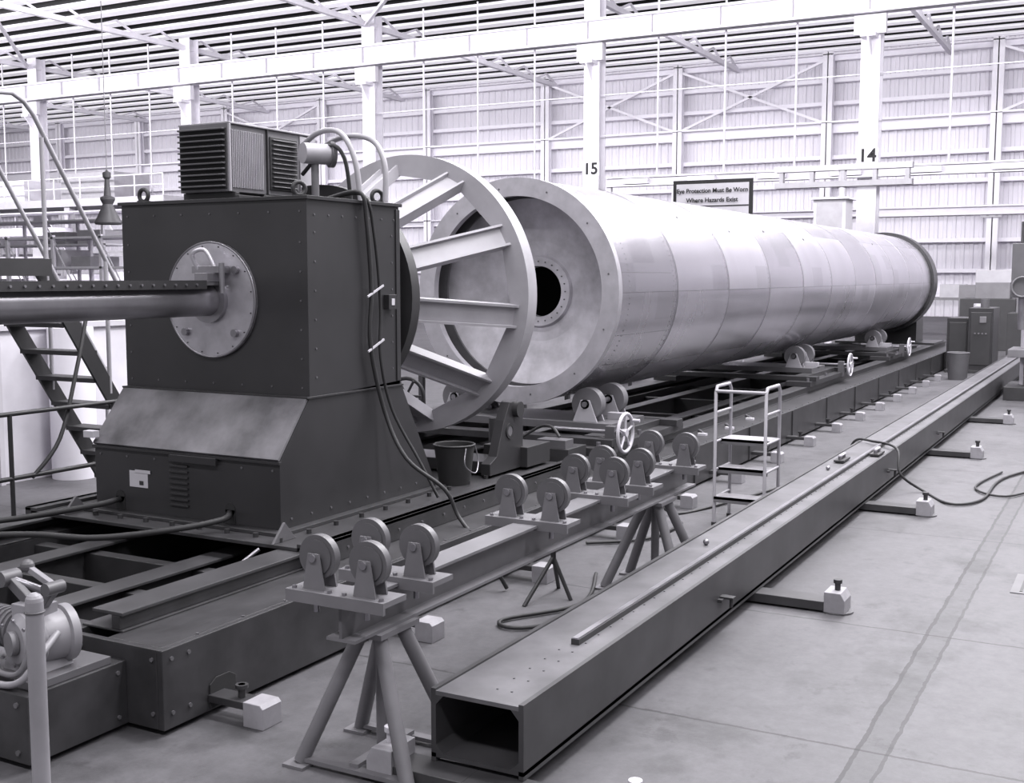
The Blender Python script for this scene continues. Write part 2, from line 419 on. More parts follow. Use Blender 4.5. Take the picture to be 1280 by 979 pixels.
b.cyl((7.43, AY, AZ), (7.55, AY, AZ), .70, dark, 48); b.ring((7.55, AY, AZ), (7.66, AY, AZ), .90, .3, dark, 64); b.cyl((7.55, AY, AZ), (7.65, AY, AZ), .32, dark, 32)
b.box(7.22, 7.32, y0-.05, y0, 2.05, 2.16, black); b.box(7.25, 7.29, y0-.055, y0-.05, 2.08, 2.13, offw)
for (x, yy) in ((6.42, 6.62), (6.42, 5.15), (7.35, 5.15)):
    b.torus((x, yy, 2.90), (1,0,0) if x < 6.5 and yy > 6 else (.5,1,0), .045, .016, dark, 20); b.cyl((x, yy, 2.845), (x, yy, 2.86), .05, dark, 16)
b.box(5.93, 5.99, 6.70, 6.80, 1.12, 1.17, offw)
b.done(bevel=.006)

b = B('mandrel_shaft')
b.cyl((3.2, AY, AZ), (6.30, AY, AZ), .115, shaftm, 40)
b.box(3.2, 6.22, AY-.15, AY+.15, AZ+.105, AZ+.125, mid); b.box(3.2, 6.1, AY-.155, AY-.14, AZ+.08, AZ+.14, dark)
b.bolts([(3.3+i*.1, AY-.156, AZ+.11) for i in range(28)], (0,-1,0), .009, .008, bolt)
b.bolts([(3.3+i*.1, AY-.11, AZ+.125) for i in range(28)], (0,0,1), .011, .015, dark)
b.done()

b = B('air_cooling_unit')
x0, x1, ya, yb, z0, z1 = 6.70, 7.74, 6.04, 6.52, 2.93, 3.43
b.box(x0, x1, ya, yb, z0, z1, grey); b.box(x0-.01, x0, ya+.01, yb-.01, z0+.02, z1-.03, vdark)
for i in range(11): b.box(x0-.04, x0-.008, ya+.015, yb-.015, z0+.035+i*.042, z0+.048+i*.042, mid)
for i in range(18): b.box(x0+.04+i*.02, x0+.05+i*.02, ya-.012, ya, z0+.03, z1-.04, lgrey)
b.box(x0, x0+.02, ya-.02, ya, z0, z1, lgrey)
b.box(7.13, 7.14, ya-.02, ya, z0, z1, dark)
b.box(7.17, 7.50, ya-.012, ya, z0+.04, z1-.05, dark)
for i in range(11): b.box(7.19, 7.48, ya-.03, ya-.012, z0+.06+i*.036, z0+.07+i*.036, mid)
b.box(7.54, 7.74, ya-.01, ya, z0+.01, z1-.01, lgrey)
b.box(x0+.0, x1, ya-.02, yb+.01, z1, z1+.015, lgrey)
for x in (6.75, 7.35):
    b.box(x, x+.05, ya-.02, yb+.02, 2.846, 2.93, dark)
b.box(6.68, 7.43, ya-.12, ya-.08, 2.846, 2.90, dark)
b.done(bevel=.004)
b = B('blower_motor')
b.cyl((7.18, 5.72, 3.24), (7.38, 5.62, 3.24), .08, lgrey, 24); b.cyl((7.38, 5.62, 3.24), (7.41, 5.6, 3.24), .1, grey, 24)
b.cyl((7.28, 5.68, 2.846), (7.28, 5.68, 3.2), .03, grey, 12); b.box(7.2, 7.36, 5.6, 5.76, 2.846, 2.87, mid)
b.done(bevel=.004)
b = B('coolant_hoses')
b.pipe([(7.5, 6.0, 3.32), (7.42, 5.75, 3.42), (7.36, 5.5, 3.4), (7.34, 5.35, 3.2), (7.35, 5.3, 2.86)], .022, lgrey, 10)
b.pipe([(7.6, 6.0, 3.25), (7.5, 5.6, 3.38), (7.42, 5.25, 3.34), (7.38, 5.1, 3.15), (7.36, 5.08, 2.86)], .022, lgrey, 10)
b.pipe([(7.4, 5.9, 3.1), (7.35, 5.6, 3.3), (7.35, 5.45, 3.2), (7.36, 5.4, 2.86)], .016, rubber, 8)
b.pipe([(7.0, 5.95, 2.9), (7.1, 5.7, 2.87), (7.2, 5.4, 2.88), (7.0, 5.2, 2.87)], .02, rubber, 8)
b.done()
b = B('side_power_cable')
b.pipe([(6.95, 5.3, 2.87), (6.92, 5.0, 2.9), (6.95, 4.965, 2.7), (7.0, 4.965, 2.2), (6.98, 4.965, 1.8), (7.1, 4.93, 1.3), (7.12, 4.75, .95), (7.25, 4.50, .72), (7.3, 4.4, .5), (7.2, 4.12, .3), (7.3, 4.0, .02)], .016, rubber)
b.pipe([(6.98, 5.3, 2.87), (6.97, 5.0, 2.88), (7.05, 4.97, 2.6), (7.12, 4.97, 2.1), (7.1, 4.96, 1.7), (7.2, 4.93, 1.3), (7.3, 4.75, .9), (7.35, 4.62, .63)], .012, rubber)
for z in (2.15, 1.75): b.bar((6.94, 4.955, z), (7.14, 4.955, z+.08), .01, .014, offw)
b.done()
b = B('base_hose')
b.pipe([(5.98, 5.45, .68), (5.85, 5.4, .66), (5.6, 5.6, .62), (5.3, 6.0, .58), (5.1, 6.4, .6), (4.7, 6.9, .6), (4.3, 7.2, .58)], .022, rubber)
b.pipe([(5.98, 6.5, .68), (5.8, 6.55, .66), (5.4, 6.9, .6), (4.9, 7.3, .58)], .022, rubber)
b.done()

# ---------------------------------------------------------------- spoked drive wheel
b = B('spoked_drive_wheel')
R = 1.25; Xa, Xb = 8.82, 8.90; n = 10; seg = 120
off = -9
vs = []; fs = []
def inner_r(a):
    k = math.radians(36); d = (math.radians(a-off)) % k; ap = 1.10*math.cos(k/2)
    return ap/math.cos(d-k/2)
for i in range(seg):
    a = 360*i/seg
    vs += [rp(Xa, R, a), rp(Xb, R, a), rp(Xb, inner_r(a), a), rp(Xa, inner_r(a), a)]
for i in range(seg):
    j = (i+1) % seg
    for k in range(4): l = (k+1) % 4; fs.append((4*i+k, 4*i+l, 4*j+l, 4*j+k))
b.add(vs, fs, lgrey)
b.ring((8.90, AY, AZ), (8.98, AY, AZ), 1.25, 1.20, lgrey, 120)
for i in range(n):
    a = off+36*i; ar = math.radians(a); tang = Vector((0, math.sin(ar), math.cos(ar)))
    p0 = rp(7.67, .50, a); p1 = rp(8.84, 1.12, a)
    d = (p1-p0).normalized(); nn = d.cross(tang).normalized()
    b.bar(p0, p1, .19, .02, lgrey, up=nn)
    for sg in (-1, 1): b.bar(p0+tang*.09*sg, p1+tang*.09*sg, .02, .10, lgrey, up=nn)
b.done()

# ---------------------------------------------------------------- the tube
b = B('riveted_metal_tube')
TX0, TX1, TR = 10.92, 30.6, 1.19
seg = 128
b.lathe([(TX0, TR), (TX1, TR)], (0, AY, AZ), (1,0,0), tubem, seg)
seams = [12.62+1.87*i for i in range(10)]
for xs in seams:
    b.ring((xs-.03, AY, AZ), (xs+.03, AY, AZ), TR+.003, TR-.01, tubem, seg)
    b.ring((xs-.006, AY, AZ), (xs+.006, AY, AZ), TR+.0045, TR-.01, mid, seg)
flg = M('flange_metal', .46, .42, metal=.5, var=.15, scale=5)
b.ring((TX0-.03, AY, AZ), (TX0+.06, AY, AZ), TR+.012, 1.01, flg, seg)
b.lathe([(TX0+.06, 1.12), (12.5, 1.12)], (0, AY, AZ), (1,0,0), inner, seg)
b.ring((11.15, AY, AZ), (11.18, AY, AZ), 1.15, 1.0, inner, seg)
b.lathe([(11.30, 1.13), (11.33, 1.04), (11.40, .8), (11.46, .55), (11.48, .40), (11.44, .38), (11.44, .28), (11.6, .28)], (0, AY, AZ), (1,0,0), bulk, 96)
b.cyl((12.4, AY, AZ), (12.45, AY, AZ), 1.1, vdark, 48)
for i in range(12): p = rp(TX0-.03, 1.10, i*30+10); b.cyl(p, p+Vector((-.004,0,0)), .010, mid, 8)
for i in range(24): p = rp(11.44, .33, i*15); b.cyl(p, p+Vector((-.010,0,0)), .008, mid, 6)
def rivet(X, a, r=.009):
    p = rp(X, TR, a); n_ = (p-Vector((X, AY, AZ))).normalized(); t = Vector((1,0,0)); s_ = n_.cross(t)
    c = p+n_*.004
    vs = [p-t*r-s_*r, p+t*r-s_*r, p+t*r+s_*r, p-t*r+s_*r, c-t*r*.5-s_*r*.5, c+t*r*.5-s_*r*.5, c+t*r*.5+s_*r*.5, c-t*r*.5+s_*r*.5]
    b.add(vs, [(4,5,6,7),(0,1,5,4),(1,2,6,5),(2,3,7,6),(3,0,4,7)], grey)
for X in (10.99, 11.20, 12.50):
    for i in range(72): rivet(X, -70+i*2.8, .007)
for a in (-40, -22, 10, 35, 60):
    for i in range(26): rivet(11.05+i*.055, a, .006)
for xs in seams[:6]:
    for i in range(60): rivet(xs-.06, -70+i*3.2, .005)
for (X, a) in ((13.6, 48), (15.3, 40), (17.1, 44), (19.2, 40), (22, 42), (25, 44)): 
    p = rp(X, TR-.005, a); nn = (p-Vector((X, AY, AZ))).normalized(); b.cyl(p, p+nn*.012, .02, dark, 10)
b.done(False)
b = B('tailstock')
b.ring((30.62, AY, AZ), (31.2, AY, AZ), 1.27, 1.0, black, 80); b.cyl((31.15, AY, AZ), (31.2, AY, AZ), 1.1, black, 60)
for i in range(24): p = rp(30.62, 1.22, i*15); b.cyl(p, p+Vector((-.02,0,0)), .02, dark, 6)
b.prism([(31.3, .6), (31.3, 2.5), (32.0, 2.5), (32.4, .6)], 'y', 5.1, 6.65, black)
b.cyl((31.2, AY, AZ), (31.3, AY, AZ), .6, black, 32)
b.box(31.0, 32.6, 4.6, 7.1, .552, .6, black)
b.done()

def carriage(Xc, hw, half=1.0):
    b = B('tube_support_carriage')
    b.box(Xc-half, Xc+half, 4.55, 4.95, .552, .63, bedm); b.box(Xc-half, Xc+half, 6.8, 7.2, .552, .63, bedm)
    for x in (Xc-half+.15, Xc+half-.35):
        b.box(x, x+.2, 4.5, 7.2, .63, .70, bedm)
    b.box(Xc-.45, Xc+.45, 4.75, 7.0, .70, .78, mid)
    b.box(Xc-half+.3, Xc+half-.3, 4.7, 4.9, .63, .70, bedm); b.box(Xc-half+.3, Xc+half-.3, 6.8, 7.0, .63, .70, bedm)
    for sg in (-1, 1):
        yy = AY+sg*.80
        for xr in (Xc-.3, Xc+.3):
            b.cyl((xr-.06, yy, .965), (xr+.06, yy, .965), .17, grey, 32); b.cyl((xr-.1, yy, .965), (xr+.1, yy, .965), .05, dark, 16)
            for dx in (-.1, .08): b.prism([(yy-.14, .78), (yy+.14, .78), (yy+.05, 1.01), (yy-.05, 1.01)], 'x', xr+dx, xr+dx+.02, lgrey)
        b.cyl((Xc-.42, yy, .965), (Xc+.42, yy, .965), .03, bolt, 12)
        b.bar((Xc, yy+sg*.1, .8), (Xc, yy+sg*.32, .8), .1, .1, lgrey)
    b.cyl((hw, 4.42, .76), (hw, 5.2, .76), .022, bolt, 12)
    b.box(hw-.05, hw+.05, 4.52, 4.62, .552, .82, mid)
    b.torus((hw, 4.42, .76), (0,1,0), .19, .018, offw, 32)
    b.cyl((hw, 4.40, .76), (hw, 4.45, .76), .04, offw, 16)
    for k in range(5):
        a = 2*math.pi*k/5+.3; b.cyl((hw, 4.42, .76), (hw+.19*math.cos(a), 4.42, .76+.19*math.sin(a)), .012, offw, 8)
    b.cyl((hw+.15, 4.42, .87), (hw+.15, 4.33, .87), .015, offw, 8)
    for x in (Xc-half+.1, Xc, Xc+half-.1): b.cyl((x, 4.62, .63), (x, 4.62, .68), .025, bolt, 6)
    b.done(bevel=.003)
carriage(11.35, 10.5, 1.15); carriage(19.6, 20.5, 1.3); carriage(26.0, 26.3, 1.2)

b = B('steady_rest_bracket')
for yy in (4.82, 6.84):
    b.prism([(8.5, .6), (9.1, .6), (9.1, 1.1), (9.0, 1.2), (8.85, 1.2), (8.75, 1.05), (8.62, .75), (8.5, .7)], 'y', yy, yy+.09, black)
    b.ring((8.85, yy-.01, .95), (8.85, yy+.02, .95), .07, .045, dark, 24); b.cyl((8.85, yy-.005, .95), (8.85, yy+.01, .95), .045, grey, 16)
    b.cyl((8.96, yy-.05, 1.13), (8.96, yy+.13, 1.13), .07, dark, 20)
b.box(8.6, 9.0, 4.91, 6.84, .6, .7, black)
b.box(9.05, 9.5, 4.75, 5.2, .6, .78, dark)
b.done(bevel=.004)
b = B('bucket')
b.lathe([(0, .001), (0, .13), (.33, .17), (.33, .158), (.02, .12), (.02, .001)], (8.18, 4.98, .576), (0,0,1), vdark, 32)
b.torus((8.18, 4.98, .905), (0,0,1), .17, .008, dark, 32)
b.pipe([(8.1, 4.82, .89), (8.05, 4.8, .76), (8.18, 4.78, .68), (8.3, 4.82, .76), (8.28, 4.84, .89)], .006, bolt, 6)
b.done()
b = B('bed_tooling')
b.box(9.7, 10.1, 4.66, 5.3, .552, .68, dark); b.box(9.72, 9.9, 4.7, 5.0, .68, .76, mid)
b.pipe([(9.8, 4.8, .78), (9.85, 4.9, .86), (10.0, 5.1, .84), (9.95, 5.3, .72)], .015, rubber)
b.cyl((9.95, 5.6, .16), (9.95, 5.6, .9), .05, dark, 12)
b.torus((9.3, 6.2, 1.15), (1,.3,0), .17, .02, dark, 24)
for k in range(3):
    a = k*math.pi/3; b.cyl((9.3, 6.2-.17*math.cos(a), 1.15-.17*math.sin(a)), (9.3, 6.2+.17*math.cos(a), 1.15+.17*math.sin(a)), .013, dark, 8)
b.cyl((9.3, 6.2, .6), (9.3, 6.2, 1.15), .03, dark, 10)
b.done(bevel=.003)
b = B('loose_clamps')
for (x, yy) in ((12.2, 4.4), (12.9, 4.45), (13.6, 4.35), (14.6, 4.4)):
    b.cyl((x, yy, .465), (x+.15, yy+.1, .475), .02, bolt, 8); b.box(x-.05, x+.02, yy-.05, yy+.05, .444, .47, offw)
b.done()

# ---------------------------------------------------------------- long beam at right
b = B('long_rail_beam')
bx0, bx1, ya, yb = 4.35, 30.0, 2.30, 2.78
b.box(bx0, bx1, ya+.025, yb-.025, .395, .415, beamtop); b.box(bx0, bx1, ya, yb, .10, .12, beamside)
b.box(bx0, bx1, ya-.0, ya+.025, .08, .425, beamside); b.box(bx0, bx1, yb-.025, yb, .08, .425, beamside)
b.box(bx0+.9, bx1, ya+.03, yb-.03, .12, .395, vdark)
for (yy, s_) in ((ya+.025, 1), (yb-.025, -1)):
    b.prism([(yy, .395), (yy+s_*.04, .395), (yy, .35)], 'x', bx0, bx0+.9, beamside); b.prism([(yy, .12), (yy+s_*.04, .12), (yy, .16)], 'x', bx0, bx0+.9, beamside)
b.box(5.25, bx1-1, 2.455, 2.50, .415, .445, dark); b.box(5.25, bx1-1, 2.462, 2.493, .445, .452, shaftm)
x = 4.5
while x < 22:
    b.bolts([(x, 2.44, .415), (x, 2.515, .415)], (0,0,1), .006, .004, mid); x += .16
for x in (7.0, 12.6, 16.0): b.box(x, x+.14, 2.27, 2.30, .22, .24, beamside); b.cyl((x+.07, 2.23, .18), (x+.07, 2.23, .24), .012, dark, 8); b.box(x+.04, x+.1, 2.21, 2.3, .238, .25, dark)
for x in (7.7, 11.3): b.sphere((x, 2.62, .437), .022, bolt)
b.done()
b = B('rail_clamps')
for (x, yy) in ((11.9, 2.62), (12.5, 2.39)):
    b.box(x-.15, x+.15, yy-.05, yy+.05, .426, .446, dark); b.cyl((x-.08, yy, .44), (x-.08, yy, .48), .02, bolt, 8); b.cyl((x+.08, yy, .44), (x+.08, yy, .48), .02, bolt, 8); b.bar((x-.08, yy, .485), (x+.12, yy, .485), .03, .012, offw)
b.done()
def outrigger(X, left=.86, jack=dark):
    b = B('beam_outrigger')
    for sg, ln in ((-1, .86), (1, left)):
        yo = 2.54+sg*ln
        b.box(X-.09, X+.09, 2.54, yo-sg*.02, .015, .078, beamside)
        e = yo-sg*.07
        b.prism([(yo-sg*.14, .01), (yo, .01), (yo, .10), (yo-sg*.03, .15), (yo-sg*.14, .15)], 'x', X-.10, X+.10, footm)
        b.cyl((X, e, .15), (X, e, .21), .02, jack, 8); b.cyl((X, e, .2), (X, e, .225), .03, jack, 12)
        b.cyl((X, e, 0), (X, e, .012), .11, mid, 24)
    b.done(bevel=.003)
outrigger(4.30, .5, offw)
for X in (7.93, 11.6, 15.6, 19.5): outrigger(X, .5)

# ---------------------------------------------------------------- roller stand on trestles
b = B('roller_conveyor_stand')
yc = 3.10
b.box(4.1, 8.6, yc-.08, yc+.08, .845, .86, grey); b.box(4.1, 8.6, yc-.08, yc+.08, .66, .675, grey); b.box(4.1, 8.6, yc-.008, yc+.008, .675, .845, mid)
for X in (4.14, 4.54, 5.97, 6.86, 7.30, 8.2):
    b.box(X-.09, X+.09, yc-.27, yc+.27, .86, .885, grey); b.box(X-.09, X-.075, yc-.27, yc+.27, .83, .86, grey)
    for yy in (yc-.14, yc+.14):
        b.cyl((X-.02, yy, 1.03), (X+.02, yy, 1.03), .102, mid, 36); b.cyl((X-.026, yy, 1.03), (X+.026, yy, 1.03), .08, mid, 32)
        b.cyl((X-.06, yy, 1.03), (X+.06, yy, 1.03), .018, bolt, 12)
        for dx in (-.05, .04): b.prism([(yy-.06, .885), (yy+.06, .885), (yy+.03, 1.05), (yy-.03, 1.05)], 'x', X+dx, X+dx+.01, grey)
        b.bolts([(X-.06, yy-.1, .885), (X-.06, yy+.1, .885)], (0,0,1), .012, .012, bolt)
        b.cyl((X-.03, yy, .78), (X-.03, yy, .86), .014, bolt, 8)
b.done()
def trestle(X):
    b = B('trestle')
    b.box(X-.16, X+.16, yc-.11, yc+.11, .635, .66, grey)
    for sx in (-1, 1):
        for sy in (-1, 1):
            p0 = Vector((X+sx*.09, yc+sy*.05, .64)); p1 = Vector((X+sx*.24, yc+sy*.30, .015))
            b.cyl(p0, p1, .036, grey, 16); b.box(p1.x-.07, p1.x+.07, p1.y-.06, p1.y+.06, 0, .015, grey)
    b.cyl((X, yc, .635), (X, yc, .1), .03, grey, 16)
    for sx in (-.235, .235): b.bar((X+sx, yc-.3, .03), (X+sx, yc+.3, .03), .05, .02, grey)
    b.bar((X-.235, yc, .05), (X+.235, yc, .05), .05, .02, grey); b.cyl((X, yc, .05), (X, yc, .1), .03, grey, 16)
    b.done()
trestle(4.42); trestle(7.95)
b = B('pipe_stand')
for (x, yy) in ((7.3, 3.48), (7.55, 3.7), (7.0, 3.7)): b.cyl((7.3, 3.62, .3), (x, yy, 0), .015, dark, 8)
b.cyl((7.3, 3.62, .25), (7.3, 3.62, .42), .02, dark, 8); b.bar((7.15, 3.62, .42), (7.45, 3.62, .42), .03, .03, dark)
b.done()

b = B('step_ladder')
xf, xb, yl, yr = 10.2, 10.65, 3.40, 2.93
for yy in (yl, yr):
    b.pipe([(xf, yy, 0), (xf, yy, 1.24), (xf+.04, yy, 1.29), (xb-.05, yy, 1.29), (xb, yy, 1.24), (xb, yy, 0)], .016, lgrey, 10, smoothpath=False)
    for z in (.26, .52, .78, 1.05): b.cyl((xf, yy, z), (xb, yy, z), .012, lgrey, 8)
b.cyl((xf, yl, 1.25), (xf, yr, 1.25), .015, lgrey, 8)
for z, x0, x1 in ((.26, xf-.02, xf+.2), (.52, xf+.08, xf+.3), (.78, xf+.15, xb)):
    b.box(x0, x1, yr, yl, z-.012, z+.012, footm); b.box(x0, x0+.015, yr, yl, z-.04, z+.012, grey)
for yy in (yl, yr):
    for x in (xf, xb): b.cyl((x, yy, 0), (x, yy, .03), .025, rubber, 10)
b.done()

# ---------------------------------------------------------------- near left equipment
b = B('gear_motor')
mx, my, mz = 3.72, 4.55, .55
gm = M('gear_case_paint', .24, .42, var=.15)
b.box(mx-.16, mx+.30, my-.08, my+.55, .361, .40, mid)
b.lathe([(0,.001),(0,.10),(.03,.135),(.10,.135),(.11,.125),(.22,.125),(.23,.14),(.27,.14),(.29,.09),(.29,.001)], (mx-.10, my+.12, mz), (1,-.25,0), gm, 40)
for k in range(8):
    a = 2*math.pi*k/8; c = Vector((mx-.10, my+.12, mz))+Vector((-.004, .11*math.cos(a), .11*math.sin(a))); b.cyl(c, c+Vector((-.01,0,0)), .009, bolt, 8)
b.cyl((mx-.13, my+.13, mz), (mx-.10, my+.12, mz), .06, grey, 24)
b.prism([(my+.0, .40), (my+.24, .40), (my+.20, .48), (my+.04, .48)], 'x', mx-.08, mx+.14, gm)
b.box(mx-.05, mx+.09, my+.04, my+.2, mz+.1, mz+.17, gm)
b.cyl((mx+.02, my+.24, mz+.02), (mx+.02, my+.50, mz+.02), .09, grey, 28)
for i in range(6): b.ring((mx+.02, my+.26+i*.035, mz+.02), (mx+.02, my+.272+i*.035, mz+.02), .10, .08, grey, 28)
b.pipe([(mx-.14, my+.30, mz-.0), (mx-.2, my+.28, mz-.12), (mx-.2, my+.12, mz-.17), (mx-.2, my-.04, mz-.13), (mx-.14, my-.10, mz-.02), (mx+.0, my-.06, mz+.05)], .017, gm, 10)
b.pipe([(mx-.14, my+.26, mz-.04), (mx-.17, my+.22, mz-.10), (mx-.17, my+.10, mz-.13), (mx-.17, my+.0, mz-.1), (mx-.14, my-.03, mz)], .014, grey, 10)
b.bar((mx+.02, my+.14, mz+.16), (mx+.02, my+.30, mz+.27), .04, .05, mid); b.cyl((mx-.03, my+.30, mz+.27), (mx+.07, my+.30, mz+.27), .04, mid, 16)
b.bar((mx+.02, my+.06, mz+.16), (mx+.02, my-.02, mz+.25), .04, .04, mid); b.cyl((mx-.03, my-.02, mz+.26), (mx+.07, my-.02, mz+.26), .032, mid, 16)
b.bar((mx+.02, my-.02, mz+.27), (mx+.02, my+.16, mz+.34), .03, .03, gm); b.sphere((mx+.02, my+.16, mz+.345), .035, mid)
b.cyl((mx+.02, my+.30, mz+.27), (mx+.10, my+.1, mz+.20), .018, shaftm, 12)
b.done(bevel=.003)
b = B('guard_post')
b.cyl((2.85, 3.56, 0), (2.85, 3.56, 1.10), .033, gm, 24); b.sphere((2.85, 3.56, 1.10), .033, gm); b.cyl((2.85, 3.56, 0), (2.85, 3.56, .02), .1, gm, 24)
b.torus((2.85, 3.56, 1.06), (0,0,1), .034, .004, mid, 24)
b.done()
b = B('pry_tool')
b.cyl((5.55, 5.05, .42), (5.7, 4.95, .54), .014, bolt, 8); b.sphere((5.55, 5.05, .42), .028, bolt); b.cyl((5.55,5.05,.401),(5.55,5.05,.42),.02,bolt,8)
b.done()

b = B('pipe_railing')
for x in (4.2, 5.3, 6.4, 7.5, 8.6): b.cyl((x, 8.2, 0), (x, 8.2, 1.16), .02, dark, 10)
for z in (1.16, .62): b.cyl((3.5, 8.2, z), (8.6, 8.2, z), .02, dark, 10)
b.cyl((3.5, 8.0, .18), (7, 8.0, .18), .02, dark, 10); b.cyl((3.5, 8.0, .30), (7, 8.0, .30), .02, dark, 10)
for x in (4.5, 6.5): b.cyl((x, 8.0, 0), (x, 8.0, .3), .02, dark, 10)
b.pipe([(6.6, 8.2, .6), (6.9, 8.2, .9), (7.2, 8.3, 1.5), (7.4, 8.4, 1.9)], .018, rubber)
b.done()
b = B('access_stairs')
def sp(t, y): return Vector((8.57-1.50*t, y, 2.38*t))
for yy in (9.37, 8.58):
    b.bar(sp(0, yy), sp(1, yy), .03, .15, dark)
    rail = [sp(.05, yy)+Vector((0,0,1.2)), sp(1.0, yy)+Vector((0,0,1.32)), sp(1.03, yy)+Vector((-.05,0,1.35)), sp(1.05, yy)+Vector((-.14,0,1.36)), Vector((5.0, yy, 3.72))]
    b.pipe(rail, .022, lgrey, 10, smoothpath=False)
    for t in (.05, .5, .95): b.cyl(sp(t, yy), sp(t, yy)+Vector((0,0,1.25)), .02, lgrey, 8)
for i in range(1, 9):
    p = sp(i/9, 0); b.box(p.x-.11, p.x+.11, 8.58, 9.37, p.z-.02, p.z+.02, dark)
b.box(4.5, 7.1, 8.5, 10.2, 2.38, 2.42, dark); b.box(4.5, 7.12, 8.48, 8.52, 2.3, 2.45, dark); b.box(7.08, 7.12, 9.37, 10.2, 2.3, 2.45, dark)
for (x, yy) in ((4.6, 8.6), (4.6, 10.1), (7.0, 10.1)): b.cyl((x, yy, 0), (x, yy, 2.4), .04, dark, 10)
for (x, yy) in ((5.8, 8.58), (5.8, 9.37)): b.cyl((x, yy, 2.4), (x, yy, 3.68), .02, lgrey, 8)
b.done()
b = B('concrete_enclosure')
b.box(3, 14, 11.0, 11.2, 0, 1.7, concrete); b.box(14, 14.2, 11.0, 16, 0, 1.7, concrete)
for x in (6, 8.4, 9.6, 10.8, 12.4): b.box(x, x+.06, 10.94, 11.0, 0, 1.7, offw)
b.cyl((9.2, 10.7, 0), (9.2, 10.7, 1.72), .25, white, 32)
b.box(3, 14.2, 10.95, 11.25, 1.7, 1.76, offw)
b.done()
def rack(X, Y, W, D, Hh, n):
    b = B('storage_rack')
    for x in (X, X+D):
        for i in range(4): yy = Y+W*i/3; b.box(x-.05, x+.05, yy-.05, yy+.05, 0, Hh, white)
    for k in range(n):
        z = Hh*(k+1)/n-.05; b.box(X-.05, X+D+.05, Y-.05, Y+W+.05, z-.06, z, white)
        for j in range(5):
            if k < n-1 and random.random() < .75:
                h = random.uniform(.15, Hh/n*.6); yy = Y+W*(j+.15)/5; b.box(X+.1, X+D-.2, yy, yy+W*.13, z, z+h, random.choice([white, offw, lgrey]))
    for i in range(3): b.bar((X, Y+W*i/3, .2), (X, Y+W*(i+1)/3, Hh-.2), .03, .03, white)
    b.done()
rack(30, 33, 9, 1.5, 4.4, 5); rack(24, 24.5, 6, 1.4, 3.5, 4); rack(40, 40, 12, 1.5, 5.5, 5)
b = B('mezzanine')
b.box(44, 47.5, 44, 70, 6.0, 6.4, offw)
for yy in range(45, 70, 6): b.box(44.1, 44.5, yy, yy+.4, 0, 6, offw)
for yy in range(44, 71, 2): b.cyl((44, yy, 6.4), (44, yy, 7.5), .04, white, 6)
for z in (6.95, 7.5): b.cyl((44, 44, z), (44, 70, z), .04, white, 6)
b.box(44.5, 47, 48, 52, 6.4, 7.8, lgrey); b.box(44.5, 47, 55, 60, 6.4, 7.6, white)
b.done()
b = B('conical_hoist_hood')
c = (18.8, 20.5); z0 = 3.45
b.lathe([(0, .28), (.04, .30), (.35, .15), (.45, .11), (.55, .16), (.6, .16), (.64, .08), (1.0, .05), (1.05, .09), (1.15, .09), (1.18, .03), (1.25, .001)], (c[0], c[1], z0), (0,0,1), mid, 24)
b.cyl((c[0], c[1], z0+1.2), (c[0], c[1], 15.95), .01, lgrey, 6)
b.done()

b = B('workbench')
b.box(15.5, 19, 9.0, 10.2, .85, .92, dark)
for x in (15.6, 17.2, 18.9):
    for yy in (9.1, 10.1): b.box(x-.04, x+.04, yy-.04, yy+.04, 0, .85, dark)
b.box(15.5, 19, 9.05, 9.1, .25, .3, dark)
b.done()
b = B('parts_rack')
b.box(20.5, 24, 9.2, 10.0, .55, .6, grey); b.box(20.5, 24, 9.2, 10.0, 1.0, 1.06, grey)
for x in (20.6, 22.2, 23.9):
    for yy in (9.25, 9.95): b.box(x-.03, x+.03, yy-.03, yy+.03, 0, 1.05, dark)
b.done()
b = B('electrical_junction_box')
b.box(37.2, 38.2, 8.3, 9.3, 3.6, 4.7, offw); b.box(37.18, 37.2, 8.4, 9.2, 3.7, 4.6, lgrey); b.box(37.1, 38.3, 8.2, 9.4, 4.7, 4.76, white)
b.cyl((37.7, 8.85, 0), (37.7, 8.85, 3.6), .12, offw, 12)
b.done(bevel=.01)
b = B('control_cabinet')
b.box(29.3, 30.6, 3.05, 3.6, .08, 1.55, black); b.box(29.5, 30.6, 3.6, 4.1, .08, 1.3, black); b.box(29.3, 30.6, 3.0, 4.1, 0, .08, dark)
b.box(29.28, 29.3, 3.1, 3.55, .2, 1.45, dark); b.box(29.26, 29.28, 3.2, 3.35, 1.2, 1.35, grey); b.box(29.48, 29.5, 3.65, 4.05, .2, 1.2, dark)
for i in range(4): b.cyl((29.26, 3.2+i*.08, .95), (29.24, 3.2+i*.08, .95), .02, grey, 8)
b.cyl((29.8, 3.3, 1.55), (29.8, 3.3, 1.75), .1, mid, 16)
b.done(bevel=.01)
b = B('waste_bin'); b.lathe([(0,.001),(0,.2),(.6,.24),(.6,.22),(.05,.18),(.05,.001)], (27.4, 3.55, 0), (0,0,1), mid, 24); b.torus((27.4,3.55,.6),(0,0,1),.235,.012,grey,24); b.done()
b = B('drill_press')
b.box(23.2, 24.6, 1.2, 2.2, 0, .25, dark); b.cyl((24.0, 1.78, .25), (24.0, 1.78, 4.6), .22, offw, 24)
b.box(23.4, 24.4, 1.2, 2.12, 2.3, 2.55, mid); b.box(23.3, 23.9, 1.5, 2.15, 1.9, 2.9, mid); b.cyl((23.6, 1.95, 1.3), (23.6, 1.95, 1.9), .09, bolt, 16); b.cyl((23.6,1.9,2.9),(23.6,1.9,3.3),.14,dark,16)
b.torus((23.25, 1.95, 2.1), (1,0,0), .18, .02, grey, 20); b.box(23.2, 24.2, 1.3, 2.15, .8, .95, grey); b.box(23.6, 24.1, 1.5, 1.9, .25, .8, mid)
b.done(bevel=.01)
